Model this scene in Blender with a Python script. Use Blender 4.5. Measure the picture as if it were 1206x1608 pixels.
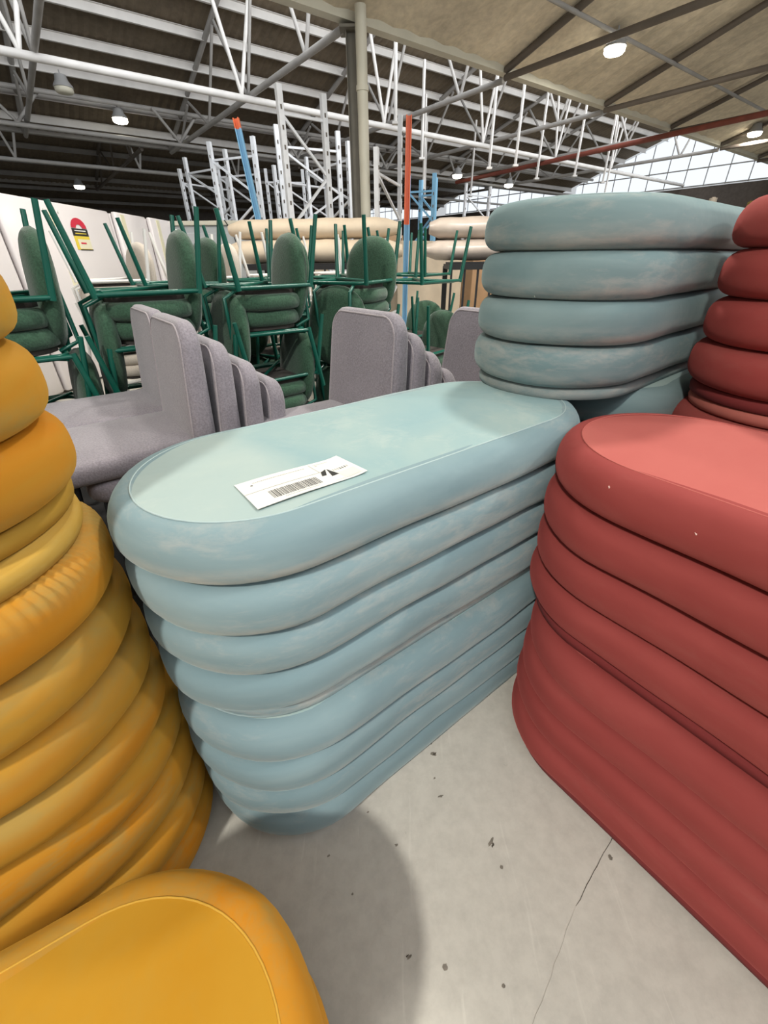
import bpy, bmesh, math, random
from mathutils import Vector, Matrix
random.seed(7)
S = bpy.context.scene
COL = S.collection
for o in list(bpy.data.objects): bpy.data.objects.remove(o)

# ---------------------------------------------------------------- camera
PITCH, ROLL, CAMZ, FPX = 0.5426, 0.0122, 1.2052, 658.95
cam = bpy.data.cameras.new('camera'); co = bpy.data.objects.new('camera', cam); COL.objects.link(co)
fw = Vector((0, math.cos(PITCH), -math.sin(PITCH))); r0 = Vector((1, 0, 0)); u0 = r0.cross(fw)
cr, sr = math.cos(ROLL), math.sin(ROLL)
RR = r0*cr - u0*sr; UU = r0*sr + u0*cr
M = Matrix((RR, UU, -fw)).transposed().to_4x4(); M.translation = (0, 0, CAMZ)
co.matrix_world = M
cam.sensor_fit = 'HORIZONTAL'; cam.sensor_width = 36; cam.lens = FPX/1206*36
cam.clip_start = .02; cam.clip_end = 200
S.camera = co

# building axes: U runs along the stacks and the valley gutter, V across the bays
AZ = math.radians(53)
UX, UY = math.sin(AZ), math.cos(AZ)
ROTZ = math.atan2(UY, UX)
def W(u, v, z=0.0): return Vector((u*UX - v*UY, u*UY + v*UX, z))

# ---------------------------------------------------------------- world, lights, exposure
S.view_settings.view_transform = 'Standard'; S.view_settings.look = 'None'
S.view_settings.gamma = 1; S.view_settings.exposure = 0.0; S.view_settings.use_curve_mapping = False
w = bpy.data.worlds.new('world'); S.world = w; w.use_nodes = True
bg = w.node_tree.nodes['Background']; bg.inputs[0].default_value = (.93, .97, 1, 1); bg.inputs[1].default_value = 0.6
def area(name, loc, target, sx, sy, power, col=(1, 1, 1)):
    l = bpy.data.lights.new(name, 'AREA'); l.shape = 'RECTANGLE'; l.size = sx; l.size_y = sy
    l.energy = power; l.color = col
    o = bpy.data.objects.new(name, l); COL.objects.link(o); o.location = loc
    d = (Vector(target) - Vector(loc)); o.rotation_euler = d.to_track_quat('-Z', 'Y').to_euler()
    return o
# daylight through the vertical saw-tooth glazing behind the camera (v = -2.6, z 4.1 to 6.9)
area('glazing_daylight', W(3, -2.4, 5.5), W(3, 6, 1), 14, 2.6, 260, (.95, .98, 1))
area('glazing_daylight', W(9, 7.4, 5.5), W(9, 16, 4.6), 26, 2.6, 850, (.95, .98, 1))

# ---------------------------------------------------------------- materials
def lin(c):
    return tuple(((x/255)/12.92 if x/255 <= .04045 else ((x/255+.055)/1.055)**2.4) for x in c) + (1,)
class NT:
    def __init__(s, name):
        s.m = bpy.data.materials.new(name); s.m.use_nodes = True; s.t = s.m.node_tree; s.n = s.t.nodes; s.l = s.t.links
        s.b = s.n['Principled BSDF']
    def node(s, typ, **kw):
        nd = s.n.new(typ)
        for k, v in kw.items():
            if k.startswith('i_'):
                key = k[2:]; key = int(key) if key.isdigit() else key.replace('_', ' ')
                nd.inputs[key].default_value = v
            else: setattr(nd, k, v)
        return nd
    def link(s, a, b): s.l.new(a, b)
    def coords(s, scale=(1, 1, 1)):
        tc = s.node('ShaderNodeTexCoord'); oi = s.node('ShaderNodeObjectInfo')
        mul = s.node('ShaderNodeMath', operation='MULTIPLY', i_1=37.0); s.link(oi.outputs['Random'], mul.inputs[0])
        ad = s.node('ShaderNodeVectorMath', operation='ADD'); s.link(tc.outputs['Object'], ad.inputs[0]); s.link(mul.outputs[0], ad.inputs[1])
        mp = s.node('ShaderNodeMapping'); mp.inputs['Scale'].default_value = scale; s.link(ad.outputs[0], mp.inputs[0])
        return mp.outputs[0]
    def noise(s, vec, scale, detail=4, rough=.5, dist=0):
        nd = s.node('ShaderNodeTexNoise'); nd.inputs['Scale'].default_value = scale; nd.inputs['Detail'].default_value = detail
        nd.inputs['Roughness'].default_value = rough; nd.inputs['Distortion'].default_value = dist
        s.link(vec, nd.inputs['Vector']); return nd.outputs['Fac']
    def ramp(s, fac, stops):
        r = s.node('ShaderNodeValToRGB'); s.link(fac, r.inputs[0]); e = r.color_ramp.elements
        while len(e) < len(stops): e.new(.5)
        for i, (p, c) in enumerate(stops): e[i].position = p; e[i].color = c if len(c) == 4 else (*c, 1)
        return r.outputs[0]
    def mix(s, fac, a, b, mode='MIX'):
        m = s.node('ShaderNodeMix', data_type='RGBA', blend_type=mode)
        for i, x in ((0, fac), (6, a), (7, b)):
            if hasattr(x, 'links'): s.link(x, m.inputs[i])
            else: m.inputs[i].default_value = x
        return m.outputs[2]
    def bump(s, h, strength=.2, dist=.005):
        b = s.node('ShaderNodeBump'); b.inputs['Strength'].default_value = strength; b.inputs['Distance'].default_value = dist
        s.link(h, b.inputs['Height']); s.link(b.outputs[0], s.b.inputs['Normal'])
def setb(nt, **kw):
    for k, v in kw.items(): nt.b.inputs[k].default_value = v
def plain(name, rgb, rough=.5, metal=0, var=.0, scale=8, bump=0):
    n = NT(name); setb(n, Roughness=rough, Metallic=metal)
    c = lin(rgb)
    if var:
        f = n.noise(n.coords(), scale, 5)
        d = tuple(x*(1-var) for x in c[:3])+(1,); l = tuple(min(1, x*(1+var)) for x in c[:3])+(1,)
        n.link(n.ramp(f, [(.3, d), (.7, l)]), n.b.inputs['Base Color'])
        if bump: n.bump(f, bump, .01)
    else: n.b.inputs['Base Color'].default_value = c
    return n.m
def emit(name, rgb, strength):
    n = NT(name); n.b.inputs['Base Color'].default_value = (0, 0, 0, 1)
    n.b.inputs['Emission Color'].default_value = lin(rgb); n.b.inputs['Emission Strength'].default_value = strength
    return n.m
def velvet(name, base, brushed, dirt, sheen, amount=.5, streak=(1, 1, 4), dirt_amt=.35, lip=0, patchx=None):
    """velvet: large patches where the nap lies the other way, fine dusty scuffs, fuzz at grazing angles"""
    n = NT(name)
    v = n.coords(streak)
    a = n.noise(v, 2.6, 5, .55, .6)
    patch = n.ramp(a, [(.5-.14, (0, 0, 0)), (.5+.16, (1, 1, 1))])
    sc = n.node('ShaderNodeMath', operation='MULTIPLY', i_1=amount); n.link(patch, sc.inputs[0])
    c1 = n.mix(sc.outputs[0], lin(base), lin(brushed))
    b = n.noise(v, 14, 8, .72, .4)
    g = n.noise(v, 1.7, 2)
    gm = n.node('ShaderNodeMath', operation='MULTIPLY'); n.link(b, gm.inputs[0]); n.link(g, gm.inputs[1])
    dm = n.ramp(gm.outputs[0], [(.27, (0, 0, 0)), (.40, (1, 1, 1))])
    s2 = n.node('ShaderNodeMath', operation='MULTIPLY', i_1=dirt_amt); n.link(dm, s2.inputs[0])
    c2 = n.mix(s2.outputs[0], c1, lin(dirt))
    sep = n.node('ShaderNodeSeparateXYZ'); tc = n.node('ShaderNodeTexCoord'); n.link(tc.outputs['Object'], sep.inputs[0])
    if lip:      # dust and wear rubbed into the lower lip of each tier
        zr = n.node('ShaderNodeMapRange'); n.link(sep.outputs['Z'], zr.inputs[0])
        for i_, x_ in ((1, .052), (2, .018), (3, 0), (4, 1)): zr.inputs[i_].default_value = x_
        wn = n.noise(v, 7, 7, .7, .3); wr = n.ramp(wn, [(.34, (0, 0, 0)), (.62, (1, 1, 1))])
        mm = n.node('ShaderNodeMath', operation='MULTIPLY'); n.link(zr.outputs[0], mm.inputs[0]); n.link(wr, mm.inputs[1])
        m2 = n.node('ShaderNodeMath', operation='MULTIPLY', i_1=lip); n.link(mm.outputs[0], m2.inputs[0])
        c2 = n.mix(m2.outputs[0], c2, lin(dirt))
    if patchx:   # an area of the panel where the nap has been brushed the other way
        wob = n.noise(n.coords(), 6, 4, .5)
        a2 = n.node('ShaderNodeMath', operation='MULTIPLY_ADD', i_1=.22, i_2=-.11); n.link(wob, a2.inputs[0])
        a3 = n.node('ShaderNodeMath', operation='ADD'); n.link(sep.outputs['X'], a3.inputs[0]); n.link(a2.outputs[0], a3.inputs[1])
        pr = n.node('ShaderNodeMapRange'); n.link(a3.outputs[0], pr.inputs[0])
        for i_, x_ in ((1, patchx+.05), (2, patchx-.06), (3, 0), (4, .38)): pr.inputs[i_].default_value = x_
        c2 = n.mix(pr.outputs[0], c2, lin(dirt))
    n.link(c2, n.b.inputs['Base Color'])
    setb(n, Roughness=.85)
    n.b.inputs['Specular IOR Level'].default_value = .2
    n.b.inputs['Sheen Weight'].default_value = sheen; n.b.inputs['Sheen Roughness'].default_value = .45
    n.b.inputs['Sheen Tint'].default_value = lin(brushed)
    f = n.noise(n.coords(), 5, 4, .5)
    n.bump(f, .5, .012)
    return n.m
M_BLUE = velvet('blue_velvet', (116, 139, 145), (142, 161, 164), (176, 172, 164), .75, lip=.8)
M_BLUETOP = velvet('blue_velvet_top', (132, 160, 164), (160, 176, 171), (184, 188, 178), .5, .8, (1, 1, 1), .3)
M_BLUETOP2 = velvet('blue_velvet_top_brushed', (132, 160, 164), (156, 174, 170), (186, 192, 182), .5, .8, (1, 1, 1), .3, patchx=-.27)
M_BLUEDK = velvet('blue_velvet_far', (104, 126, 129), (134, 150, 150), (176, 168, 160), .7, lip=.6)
M_BLUESEAM = plain('blue_piping', (164, 182, 182), .9)
M_YEL = velvet('yellow_velvet', (180, 114, 18), (170, 130, 46), (150, 128, 70), .6, .85, (1, 1, 3), .6, lip=.7)
M_YELTOP = velvet('yellow_velvet_top', (166, 118, 24), (174, 132, 40), (160, 126, 50), .4, .7, (1, 1, 1), .3)
M_YELSEAM = plain('yellow_piping', (186, 142, 44), .8)
M_YELPL = velvet('yellow_velvet_base', (164, 126, 46), (186, 152, 74), (176, 150, 86), .3)
M_RED = velvet('red_velvet', (138, 60, 57), (152, 72, 68), (150, 90, 82), .6, .6, (1, 1, 3), .2, lip=.25)
M_REDTOP = velvet('red_velvet_top', (170, 88, 82), (182, 102, 94), (184, 116, 104), .4, .5, (1, 1, 1), .12)
M_REDPL = velvet('red_velvet_base', (176, 100, 90), (186, 116, 104), (186, 126, 110), .3)
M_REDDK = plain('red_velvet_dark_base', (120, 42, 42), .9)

def fabric(name, rgb, var=.16, scale=240, bump=.6, sheen=.3):
    n = NT(name); v = n.coords()
    f = n.noise(v, scale, 3, .6); f2 = n.noise(v, 5, 4)
    c = lin(rgb); d = tuple(x*(1-var) for x in c[:3])+(1,); l = tuple(min(1, x*(1+var)) for x in c[:3])+(1,)
    c1 = n.ramp(f, [(.35, d), (.65, l)])
    c2 = n.mix(.25, c1, n.ramp(f2, [(.35, d), (.65, l)]))
    n.link(c2, n.b.inputs['Base Color']); setb(n, Roughness=.95)
    n.b.inputs['Sheen Weight'].default_value = sheen; n.b.inputs['Specular IOR Level'].default_value = .15
    n.bump(f, bump, .002)
    return n.m
M_GREY = fabric('mauve_grey_fabric', (138, 132, 139), .22, 170, .8, .4)
M_GREYSEAM = fabric('mauve_grey_piping', (158, 150, 154))
M_GREEN = fabric('green_boucle', (54, 82, 64), .3, 110, 1.0)
M_BEIGE = fabric('beige_boucle', (196, 186, 174), .08, 120, .6)
M_GRMET = plain('green_painted_steel', (14, 84, 70), .32, 0, .12, 6)
M_WHMET = plain('white_painted_steel', (232, 230, 226), .4)
M_BLACK = plain('black_underside', (58, 54, 50), .9, 0, .15, 20)
M_DARKSHEET = plain('added_sheet_black', (14, 14, 15), .8)  # shade colour for the sheet added below the stacked chairs
M_BLKMET = plain('black_steel', (22, 22, 24), .45)
M_RACK = plain('galvanised_steel', (226, 228, 232), .45, 0, .06, 12)
M_ROOFST = plain('grey_painted_roof_steel', (150, 147, 144), .6, 0, .12, 3)
M_ROOFLT = plain('pale_roof_steel', (208, 205, 202), .55, 0, .08, 3)
M_ROOFDK = plain('dark_roof_steel', (92, 84, 76), .6, 0, .15, 3)
M_RUST = plain('red_oxide_pipe', (122, 62, 50), .6, 0, .15, 5)
M_PIPE = plain('cream_downpipe', (196, 192, 176), .5, 0, .06, 3)
M_COLUMN = plain('grey_steel_column', (112, 108, 98), .6, 0, .12, 4)
M_BLUEST = plain('blue_rack_steel', (120, 172, 206), .45)
M_ORANGE = plain('orange_rack_steel', (222, 104, 58), .45)
M_PAPER = plain('white_label_paper', (216, 216, 210), .6)
M_INK = plain('grey_ink', (84, 82, 80), .7)
M_INKDK = plain('black_ink', (32, 32, 30), .7)
M_INKLT = plain('pale_grey_ink', (172, 170, 164), .7)
M_FRIDGE = plain('white_enamel', (232, 226, 226), .25, 0, .02, 1)
M_GREYPAN = plain('grey_enamel', (170, 174, 176), .35)
M_PACK = plain('cream_packing_strip', (232, 226, 196), .6)
M_WRAP = plain('wrapped_foam', (196, 182, 170), .35, 0, .12, 6, .3)
M_CARD = plain('brown_cardboard', (176, 142, 108), .8, 0, .1, 4)
M_CARDLT = plain('pale_cardboard', (206, 190, 168), .8, 0, .08, 4)
M_REDINK = plain('red_sticker_print', (206, 40, 66), .5)
M_YELINK = plain('yellow_sticker_print', (232, 206, 70), .5)
M_BLKINK = plain('black_sticker_print', (40, 38, 36), .5)
M_GLOW = emit('lamp_lens', (255, 248, 225), 14)
M_SKYGL = emit('daylit_glazing', (236, 243, 250), 1.15)
M_LAMPB = plain('lamp_housing', (150, 150, 150), .5)

def concrete():
    n = NT('worn_concrete'); tc = n.node('ShaderNodeTexCoord'); v = tc.outputs['Object']
    a = n.noise(v, 1.1, 6, .6); b = n.noise(v, 26, 8, .7)
    c = n.ramp(a, [(.3, lin((176, 173, 164))), (.5, lin((190, 187, 177))), (.7, lin((201, 198, 188)))])
    c = n.mix(.35, c, n.ramp(b, [(.3, lin((160, 157, 150))), (.6, lin((202, 199, 190)))]))
    # dark scuffs and specks
    v2 = n.node('ShaderNodeMapping'); v2.inputs['Scale'].default_value = (9, 30, 1); v2.inputs['Rotation'].default_value = (0, 0, .5); n.link(v, v2.inputs[0])
    sp = n.noise(v2.outputs[0], 1.6, 5, .7, .5)
    m = n.ramp(sp, [(.70, (0, 0, 0)), (.76, (.6, .6, .6))])
    c = n.mix(m, c, lin((96, 92, 84)))
    vs = n.node('ShaderNodeMapping'); vs.inputs['Scale'].default_value = (40, 3, 1); vs.inputs['Rotation'].default_value = (0, 0, -.7); n.link(v, vs.inputs[0])
    st = n.noise(vs.outputs[0], 1.2, 4, .6, .3)
    c = n.mix(n.ramp(st, [(.62, (0, 0, 0)), (.75, (.3, .3, .3))]), c, lin((226, 224, 214)))
    n.link(c, n.b.inputs['Base Color'])
    r = n.ramp(a, [(.3, (.4, .4, .4)), (.7, (.55, .55, .55))]); n.link(r, n.b.inputs['Roughness'])
    n.bump(b, .08, .004)
    return n.m
M_FLOOR = concrete()
M_CRACK = plain('floor_crack', (70, 64, 56), .9)
M_CRACKLT = plain('faint_floor_crack', (150, 146, 136), .9)
M_SCUFF = plain('floor_scuff', (118, 112, 102), .9, 0, .3, 60)
def corr(name, rgb):
    n = NT(name); v = n.node('ShaderNodeTexCoord').outputs['Object']
    f = n.noise(v, .7, 5, .6); g = n.noise(v, 9, 4, .6)
    c = lin(rgb); d = tuple(x*.7 for x in c[:3])+(1,); l = tuple(x*1.25 for x in c[:3])+(1,)
    cc = n.mix(.4, n.ramp(f, [(.35, d), (.65, l)]), n.ramp(g, [(.35, d), (.65, l)]))
    n.link(cc, n.b.inputs['Base Color']); setb(n, Roughness=.8); return n.m
M_CORR = corr('weathered_roof_sheet', (104, 92, 76))
M_CREAM = corr('cream_roof_lining', (206, 194, 172))
M_WALLDK = corr('dim_far_wall', (96, 88, 82))

# ---------------------------------------------------------------- mesh helpers
def new_obj(name, bm_or_me, mat=None, parent=None, smooth=True, loc=None, rot=None):
    if isinstance(bm_or_me, bmesh.types.BMesh):
        me = bpy.data.meshes.new(name); bm_or_me.normal_update(); bm_or_me.to_mesh(me); bm_or_me.free()
        if smooth:
            for p in me.polygons: p.use_smooth = True
            try: me.set_sharp_from_angle(angle=math.radians(50))
            except Exception: pass
    else: me = bm_or_me
    if mat and not me.materials: me.materials.append(mat)
    o = bpy.data.objects.new(name, me); COL.objects.link(o)
    if parent: o.parent = parent
    if loc is not None: o.location = loc
    if rot is not None: o.rotation_euler = rot
    return o
def empty(name, label, cat, loc=(0, 0, 0), rz=0, group=None):
    o = bpy.data.objects.new(name, None); COL.objects.link(o); o.empty_display_size = .1
    o.location = loc; o.rotation_euler = (0, 0, rz); o['label'] = label; o['category'] = cat
    if group: o['group'] = group
    return o
def tag(o, label, cat, group=None):
    o['label'] = label; o['category'] = cat
    if group: o['group'] = group
    return o
def struct(o): o['kind'] = 'structure'; return o
def dup(root, loc, rot=None, label=None, group=None):
    r = root.copy(); COL.objects.link(r); r.location = loc
    if rot is not None: r.rotation_euler = rot
    if label: r['label'] = label
    if group: r['group'] = group
    for ch in list(root.children):
        c = ch.copy(); COL.objects.link(c); c.parent = r
        for g in list(ch.children):
            d = g.copy(); COL.objects.link(d); d.parent = c
    return r
def loft(bm, rings, close=True, cap0=True, cap1=True):
    vs = [[bm.verts.new(p) for p in r] for r in rings]; n = len(vs[0])
    for a, b in zip(vs, vs[1:]):
        for i in range(n if close else n-1):
            j = (i+1) % n; bm.faces.new((a[i], a[j], b[j], b[i]))
    if cap0: bm.faces.new(list(reversed(vs[0])))
    if cap1: bm.faces.new(vs[-1])
    return vs
def box(bm, c, s, bev=0, rot=None):
    m = Matrix.Translation(c) @ (rot if rot else Matrix.Identity(4)) @ Matrix.Diagonal((*s, 1))
    r = bmesh.ops.create_cube(bm, size=1, matrix=m)
    if bev:
        es = list({e for v in r['verts'] for e in v.link_edges})
        bmesh.ops.bevel(bm, geom=es, offset=bev, segments=2, affect='EDGES', profile=.5)
def tube(bm, pts, r, seg=10, r2=None):
    pts = [Vector(p) for p in pts]; rings = []; n = len(pts); prev = None
    for i, p in enumerate(pts):
        t = (pts[min(i+1, n-1)] - pts[max(i-1, 0)]).normalized()
        if prev is None:
            a = t.orthogonal().normalized()
        else:
            a = (prev - t*prev.dot(t)).normalized()
        prev = a; b = t.cross(a); rad = r if r2 is None else r + (r2-r)*i/(n-1)
        rings.append([p + (a*math.cos(2*math.pi*k/seg) + b*math.sin(2*math.pi*k/seg))*rad for k in range(seg)])
    loft(bm, rings)
def bar(bm, a, b, w, h, up=(0, 0, 1)):
    """square-section bar from a to b"""
    a, b = Vector(a), Vector(b); t = (b-a).normalized(); s = t.cross(Vector(up))
    if s.length < 1e-3: s = t.cross(Vector((1, 0, 0)))
    s.normalize(); q = s.cross(t)
    rings = [[p + s*x*w/2 + q*y*h/2 for x, y in ((-1, -1), (1, -1), (1, 1), (-1, 1))] for p in (a, b)]
    loft(bm, rings)
def angle(bm, a, b, w, th=.008, up=(0, 0, 1)):
    """L-section steel from a to b: two thin flanges"""
    a, b = Vector(a), Vector(b); t = (b-a).normalized(); s = t.cross(Vector(up))
    if s.length < 1e-3: s = t.cross(Vector((1, 0, 0)))
    s.normalize(); q = s.cross(t)
    prof = [(0, 0), (w, 0), (w, th), (th, th), (th, w), (0, w)]
    loft(bm, [[p + s*(x-w/2) + q*(y-w/2) for x, y in prof] for p in (a, b)])
def cprofile(bm, a, b, w, h, th=.006, up=(0, 0, 1)):
    a, b = Vector(a), Vector(b); t = (b-a).normalized(); s = t.cross(Vector(up)); s.normalize(); q = s.cross(t)
    prof = [(0, 0), (w, 0), (w, th), (th, th), (th, h-th), (w, h-th), (w, h), (0, h)]
    loft(bm, [[p + s*(x-w/2) + q*(y-h/2) for x, y in prof] for p in (a, b)])
def hbeam(bm, a, b, w, h, th=.012, up=(0, 0, 1)):
    a, b = Vector(a), Vector(b); t = (b-a).normalized(); s = t.cross(Vector(up))
    if s.length < 1e-3: s = Vector((UX, UY, 0))
    s.normalize(); q = s.cross(t); k = th/2
    prof = [(-w/2, -h/2), (w/2, -h/2), (w/2, -h/2+th), (k, -h/2+th), (k, h/2-th), (w/2, h/2-th), (w/2, h/2), (-w/2, h/2), (-w/2, h/2-th), (-k, h/2-th), (-k, -h/2+th), (-w/2, -h/2+th)]
    loft(bm, [[p + s*x + q*y for x, y in prof] for p in (a, b)])

def stadium(L, Wd, n=26, m=14):
    r = Wd/2; h = L/2 - r; P = []
    for i in range(n): a = -math.pi/2 + math.pi*i/n; P.append((h + r*math.cos(a), r*math.sin(a)))
    for i in range(m): P.append((h - 2*h*i/m, r))
    for i in range(n): a = math.pi/2 + math.pi*i/n; P.append((-h + r*math.cos(a), r*math.sin(a)))
    for i in range(m): P.append((-h + 2*h*i/m, -r))
    return P
OL, OW = 1.1423, .4917
HP = .03; HR = (.44-HP)/4; INS = .045; BUL = .044

def tier_mesh(kind, seed, ripple=0):
    """kind: mid = pinched top and bottom, top = rolls over to the seam; ripple adds gathers near the bottom"""
    rnd = random.Random(seed)
    ph = [rnd.uniform(0, 6.28) for _ in range(6)]
    n, m = (230, 110) if ripple else (30, 22)
    prof = []
    if kind == 'mid':
        K = 15
        for i in range(K):
            a = -math.pi/2 + math.pi*i/(K-1)
            t = math.sin(a)
            prof.append((BUL*(1-(1-abs(t)**3.0)**.5), HR/2 + HR/2*t))
    else:
        for i in range(8):
            a = -math.pi/2 + math.pi/2*i/7; t = math.sin(a)
            prof.append((BUL*(1-(1-abs(t)**3.0)**.5), HR*.47 + HR*.47*t))
        for i in range(1, 9):
            a = math.pi/2*i/8
            prof.append((INS*(1-math.cos(a)**.9), HR*.47 + HR*.53*math.sin(a)))
    rings = []
    for off, z in prof:
        ring = []; P = stadium(OL-2*off, OW-2*off, n, m); N = len(P)
        f = max(0, 1-z/(HR*.5))
        for i, (x, y) in enumerate(P):
            s = 2*math.pi*i/N
            wob = .0022*math.sin(3*s+ph[0]) + .0014*math.sin(7*s+ph[1]) + .0008*math.sin(13*s+ph[2])
            wob *= min(1, (BUL*1.2-off)/BUL + .3)
            if ripple:
                wob += ripple*f*f*(math.sin(150*s + 3*math.sin(5*s+ph[3]))*(.6+.4*math.sin(9*s+ph[4])))
            r = math.hypot(x, y) or 1
            # push along the stadium normal
            h = OL/2 - OW/2; cx = max(-h, min(h, x)); dx, dy = x-cx, y; dl = math.hypot(dx, dy) or 1
            ring.append((x+dx/dl*wob, y+dy/dl*wob, z + .0012*math.sin(4*s+ph[5])*(.5 if z < 1e-4 or z > HR*.98 else 1)))
        rings.append(ring)
    bm = bmesh.new(); loft(bm, rings)
    me = bpy.data.meshes.new('tier'); bm.normal_update(); bm.to_mesh(me); bm.free()
    for p in me.polygons: p.use_smooth = len(p.vertices) == 4
    return me
TM_MID = [tier_mesh('mid', s) for s in (1, 2, 3)]
TM_TOP = tier_mesh('top', 5)
TM_GATH = tier_mesh('mid', 9, .0065)
def panel_mesh():
    """slightly domed top panel inside the seam"""
    bm = bmesh.new(); rings = []
    base = stadium(OL-2*INS, OW-2*INS, 30, 22); h = OL/2-OW/2
    for k in (1, .96, .88, .75, .55, .3, .05):
        ring = []
        for (x, y) in base:
            cx = max(-h, min(h, x)) * (.35+.65*k)**.25
            cx0 = max(-h, min(h, x)); dx, dy = x-cx0, y
            ring.append((cx0 + dx*k, dy*k, .0035*(1-k**3)))
        rings.append(ring)
    loft(bm, rings, cap0=False)
    me = bpy.data.meshes.new('top_panel'); bm.normal_update(); bm.to_mesh(me); bm.free()
    for p in me.polygons: p.use_smooth = len(p.vertices) == 4
    return me
PANEL = panel_mesh()
def piping_mesh():
    bm = bmesh.new(); base = stadium(OL-2*INS, OW-2*INS, 30, 22); N = len(base); rings = []; R_ = .0016
    h = OL/2-OW/2
    for i, (x, y) in enumerate(base):
        cx = max(-h, min(h, x)); nx, ny = x-cx, y; l = math.hypot(nx, ny); nx, ny = nx/l, ny/l
        rings.append([(x+nx*R_*math.cos(a), y+ny*R_*math.cos(a), R_*math.sin(a)) for a in [2*math.pi*k/6 for k in range(6)]])
    vs = [[bm.verts.new(p) for p in r] for r in rings]
    for i in range(N):
        a, b = vs[i], vs[(i+1) % N]
        for k in range(6): bm.faces.new((a[k], b[k], b[(k+1) % 6], a[(k+1) % 6]))
    me = bpy.data.meshes.new('piping'); bm.normal_update(); bm.to_mesh(me); bm.free()
    for p in me.polygons: p.use_smooth = True
    return me
PIPING = piping_mesh()
def plinth_mesh():
    bm = bmesh.new()
    rings = [[(x, y, z) for x, y in stadium(OL-2*o, OW-2*o, 30, 22)] for o, z in ((.03, 0), (.024, .002), (.022, HP*.6), (.026, HP-.001), (.03, HP))]
    loft(bm, rings)
    me = bpy.data.meshes.new('plinth'); bm.normal_update(); bm.to_mesh(me); bm.free()
    for p in me.polygons: p.use_smooth = len(p.vertices) == 4
    return me
PLINTH = plinth_mesh()
MCACHE = {}
def withmat(me, mat):
    k = (me.name, mat.name)
    if k not in MCACHE:
        c = me.copy(); c.materials.clear(); c.materials.append(mat); MCACHE[k] = c
    return MCACHE[k]
def ottoman(x, y, z, rz, label, group, mats, flipped=False, gathers=False, seed=0, covered=False):
    side, top, seam, pl = mats
    rnd = random.Random(seed+11)
    e = empty('ribbed_velvet_ottoman', label, 'ottoman', (x, y, z), rz, group)
    def add(name, me, mat, zz, tilt=True):
        o = new_obj(name, withmat(me, mat), None, e)
        fx = rnd.uniform(-.0025, .0025) if tilt else 0; fy = rnd.uniform(-.0025, .0025) if tilt else 0
        o.location = (fx, fy, zz)
        if flipped: o.location.z = .44 - zz; o.rotation_euler = (math.pi, 0, 0)
        return o
    add('plinth', PLINTH, pl, 0, False)
    for k in range(3):
        me = TM_GATH if (gathers and k == 0) else TM_MID[(k+seed) % 3]
        add('padded_tier', me, side, HP + k*HR)
    add('padded_tier', TM_TOP, side, HP + 3*HR, False)
    add('top_panel', PANEL, top, .44, False)
    if not covered: add('seam_piping', PIPING, seam, .44, False)
    return e

# ================================================================ SETTING
bm = bmesh.new()
fl = [(-40, -8), (40, -8), (40, 50), (-40, 50)]
bm.faces.new([bm.verts.new((x, y, 0)) for x, y in fl])
floor = struct(new_obj('floor', bm, M_FLOOR, smooth=False))
# cracks and scuffs lie in the floor, a hair proud
def strip(name, pts, width, mat, z=.0008):
    bm = bmesh.new(); n = len(pts); L_ = []; R_ = []
    for i, p in enumerate(pts):
        p = Vector((*p, 0)); a = Vector((*pts[max(i-1, 0)], 0)); b = Vector((*pts[min(i+1, n-1)], 0)); t = (b-a).normalized(); s = Vector((-t.y, t.x, 0))
        ww = width*(.35 if i in (0, n-1) else random.uniform(.6, 1.1))/2
        L_.append(bm.verts.new((p.x+s.x*ww, p.y+s.y*ww, z))); R_.append(bm.verts.new((p.x-s.x*ww, p.y-s.y*ww, z)))
    for i in range(n-1): bm.faces.new((R_[i], R_[i+1], L_[i+1], L_[i]))
    return new_obj(name, bm, mat, floor, smooth=False)
def wander(a, b, n, j):
    return [(a[0]+(b[0]-a[0])*i/n + (random.uniform(-j, j) if 0 < i < n else 0), a[1]+(b[1]-a[1])*i/n + (random.uniform(-j, j) if 0 < i < n else 0)) for i in range(n+1)]
strip('crack', wander((.56, .475), (.405, .335), 12, .0012), .0016, M_CRACK)
strip('crack', wander((.40, .33), (.20, .10), 14, .002), .0006, M_CRACKLT)
def blotch(x, y, r, a, asp, mat=M_SCUFF):
    bm = bmesh.new(); vs = []
    for k in range(14):
        t = 2*math.pi*k/14; q = r*random.uniform(.6, 1.2); px, py = q*math.cos(t), q*asp*math.sin(t)
        vs.append(bm.verts.new((x+px*math.cos(a)-py*math.sin(a), y+px*math.sin(a)+py*math.cos(a), .0007)))
    bm.faces.new(vs); return new_obj('scuff', bm, mat, floor, smooth=False)
for x, y, r, a, q in [(.247, .452, .013, .8, .35), (.133, .665, .009, .2, .7), (.128, .695, .005, .5, .6), (.262, .404, .005, 1, .8), (.128, .60, .004, .6, .8),
                      (.138, .555, .008, .2, .4), (.52, .42, .006, 0, .9), (.04, .26, .006, .6, .4), (.11, .245, .006, 1.1, .8), (.36, .16, .009, 2, .7), (.02, .45, .004, 0, .8),
                      (-.14, .43, .004, .5, .6), (-.08, .36, .003, .5, .8), (.5, .13, .007, .5, .5), (.22, .22, .004, .5, .8), (-.05, .52, .003, .2, .8)]:
    blotch(x, y, r, a, q, M_SCUFF)
for x, y, r, a, q in [(.251, .447, .006, .8, .4), (.134, .664, .005, .2, .7), (.036, .262, .004, .6, .3)]:
    blotch(x, y, r, a, q, M_CRACK).location.z = .0004

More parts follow.
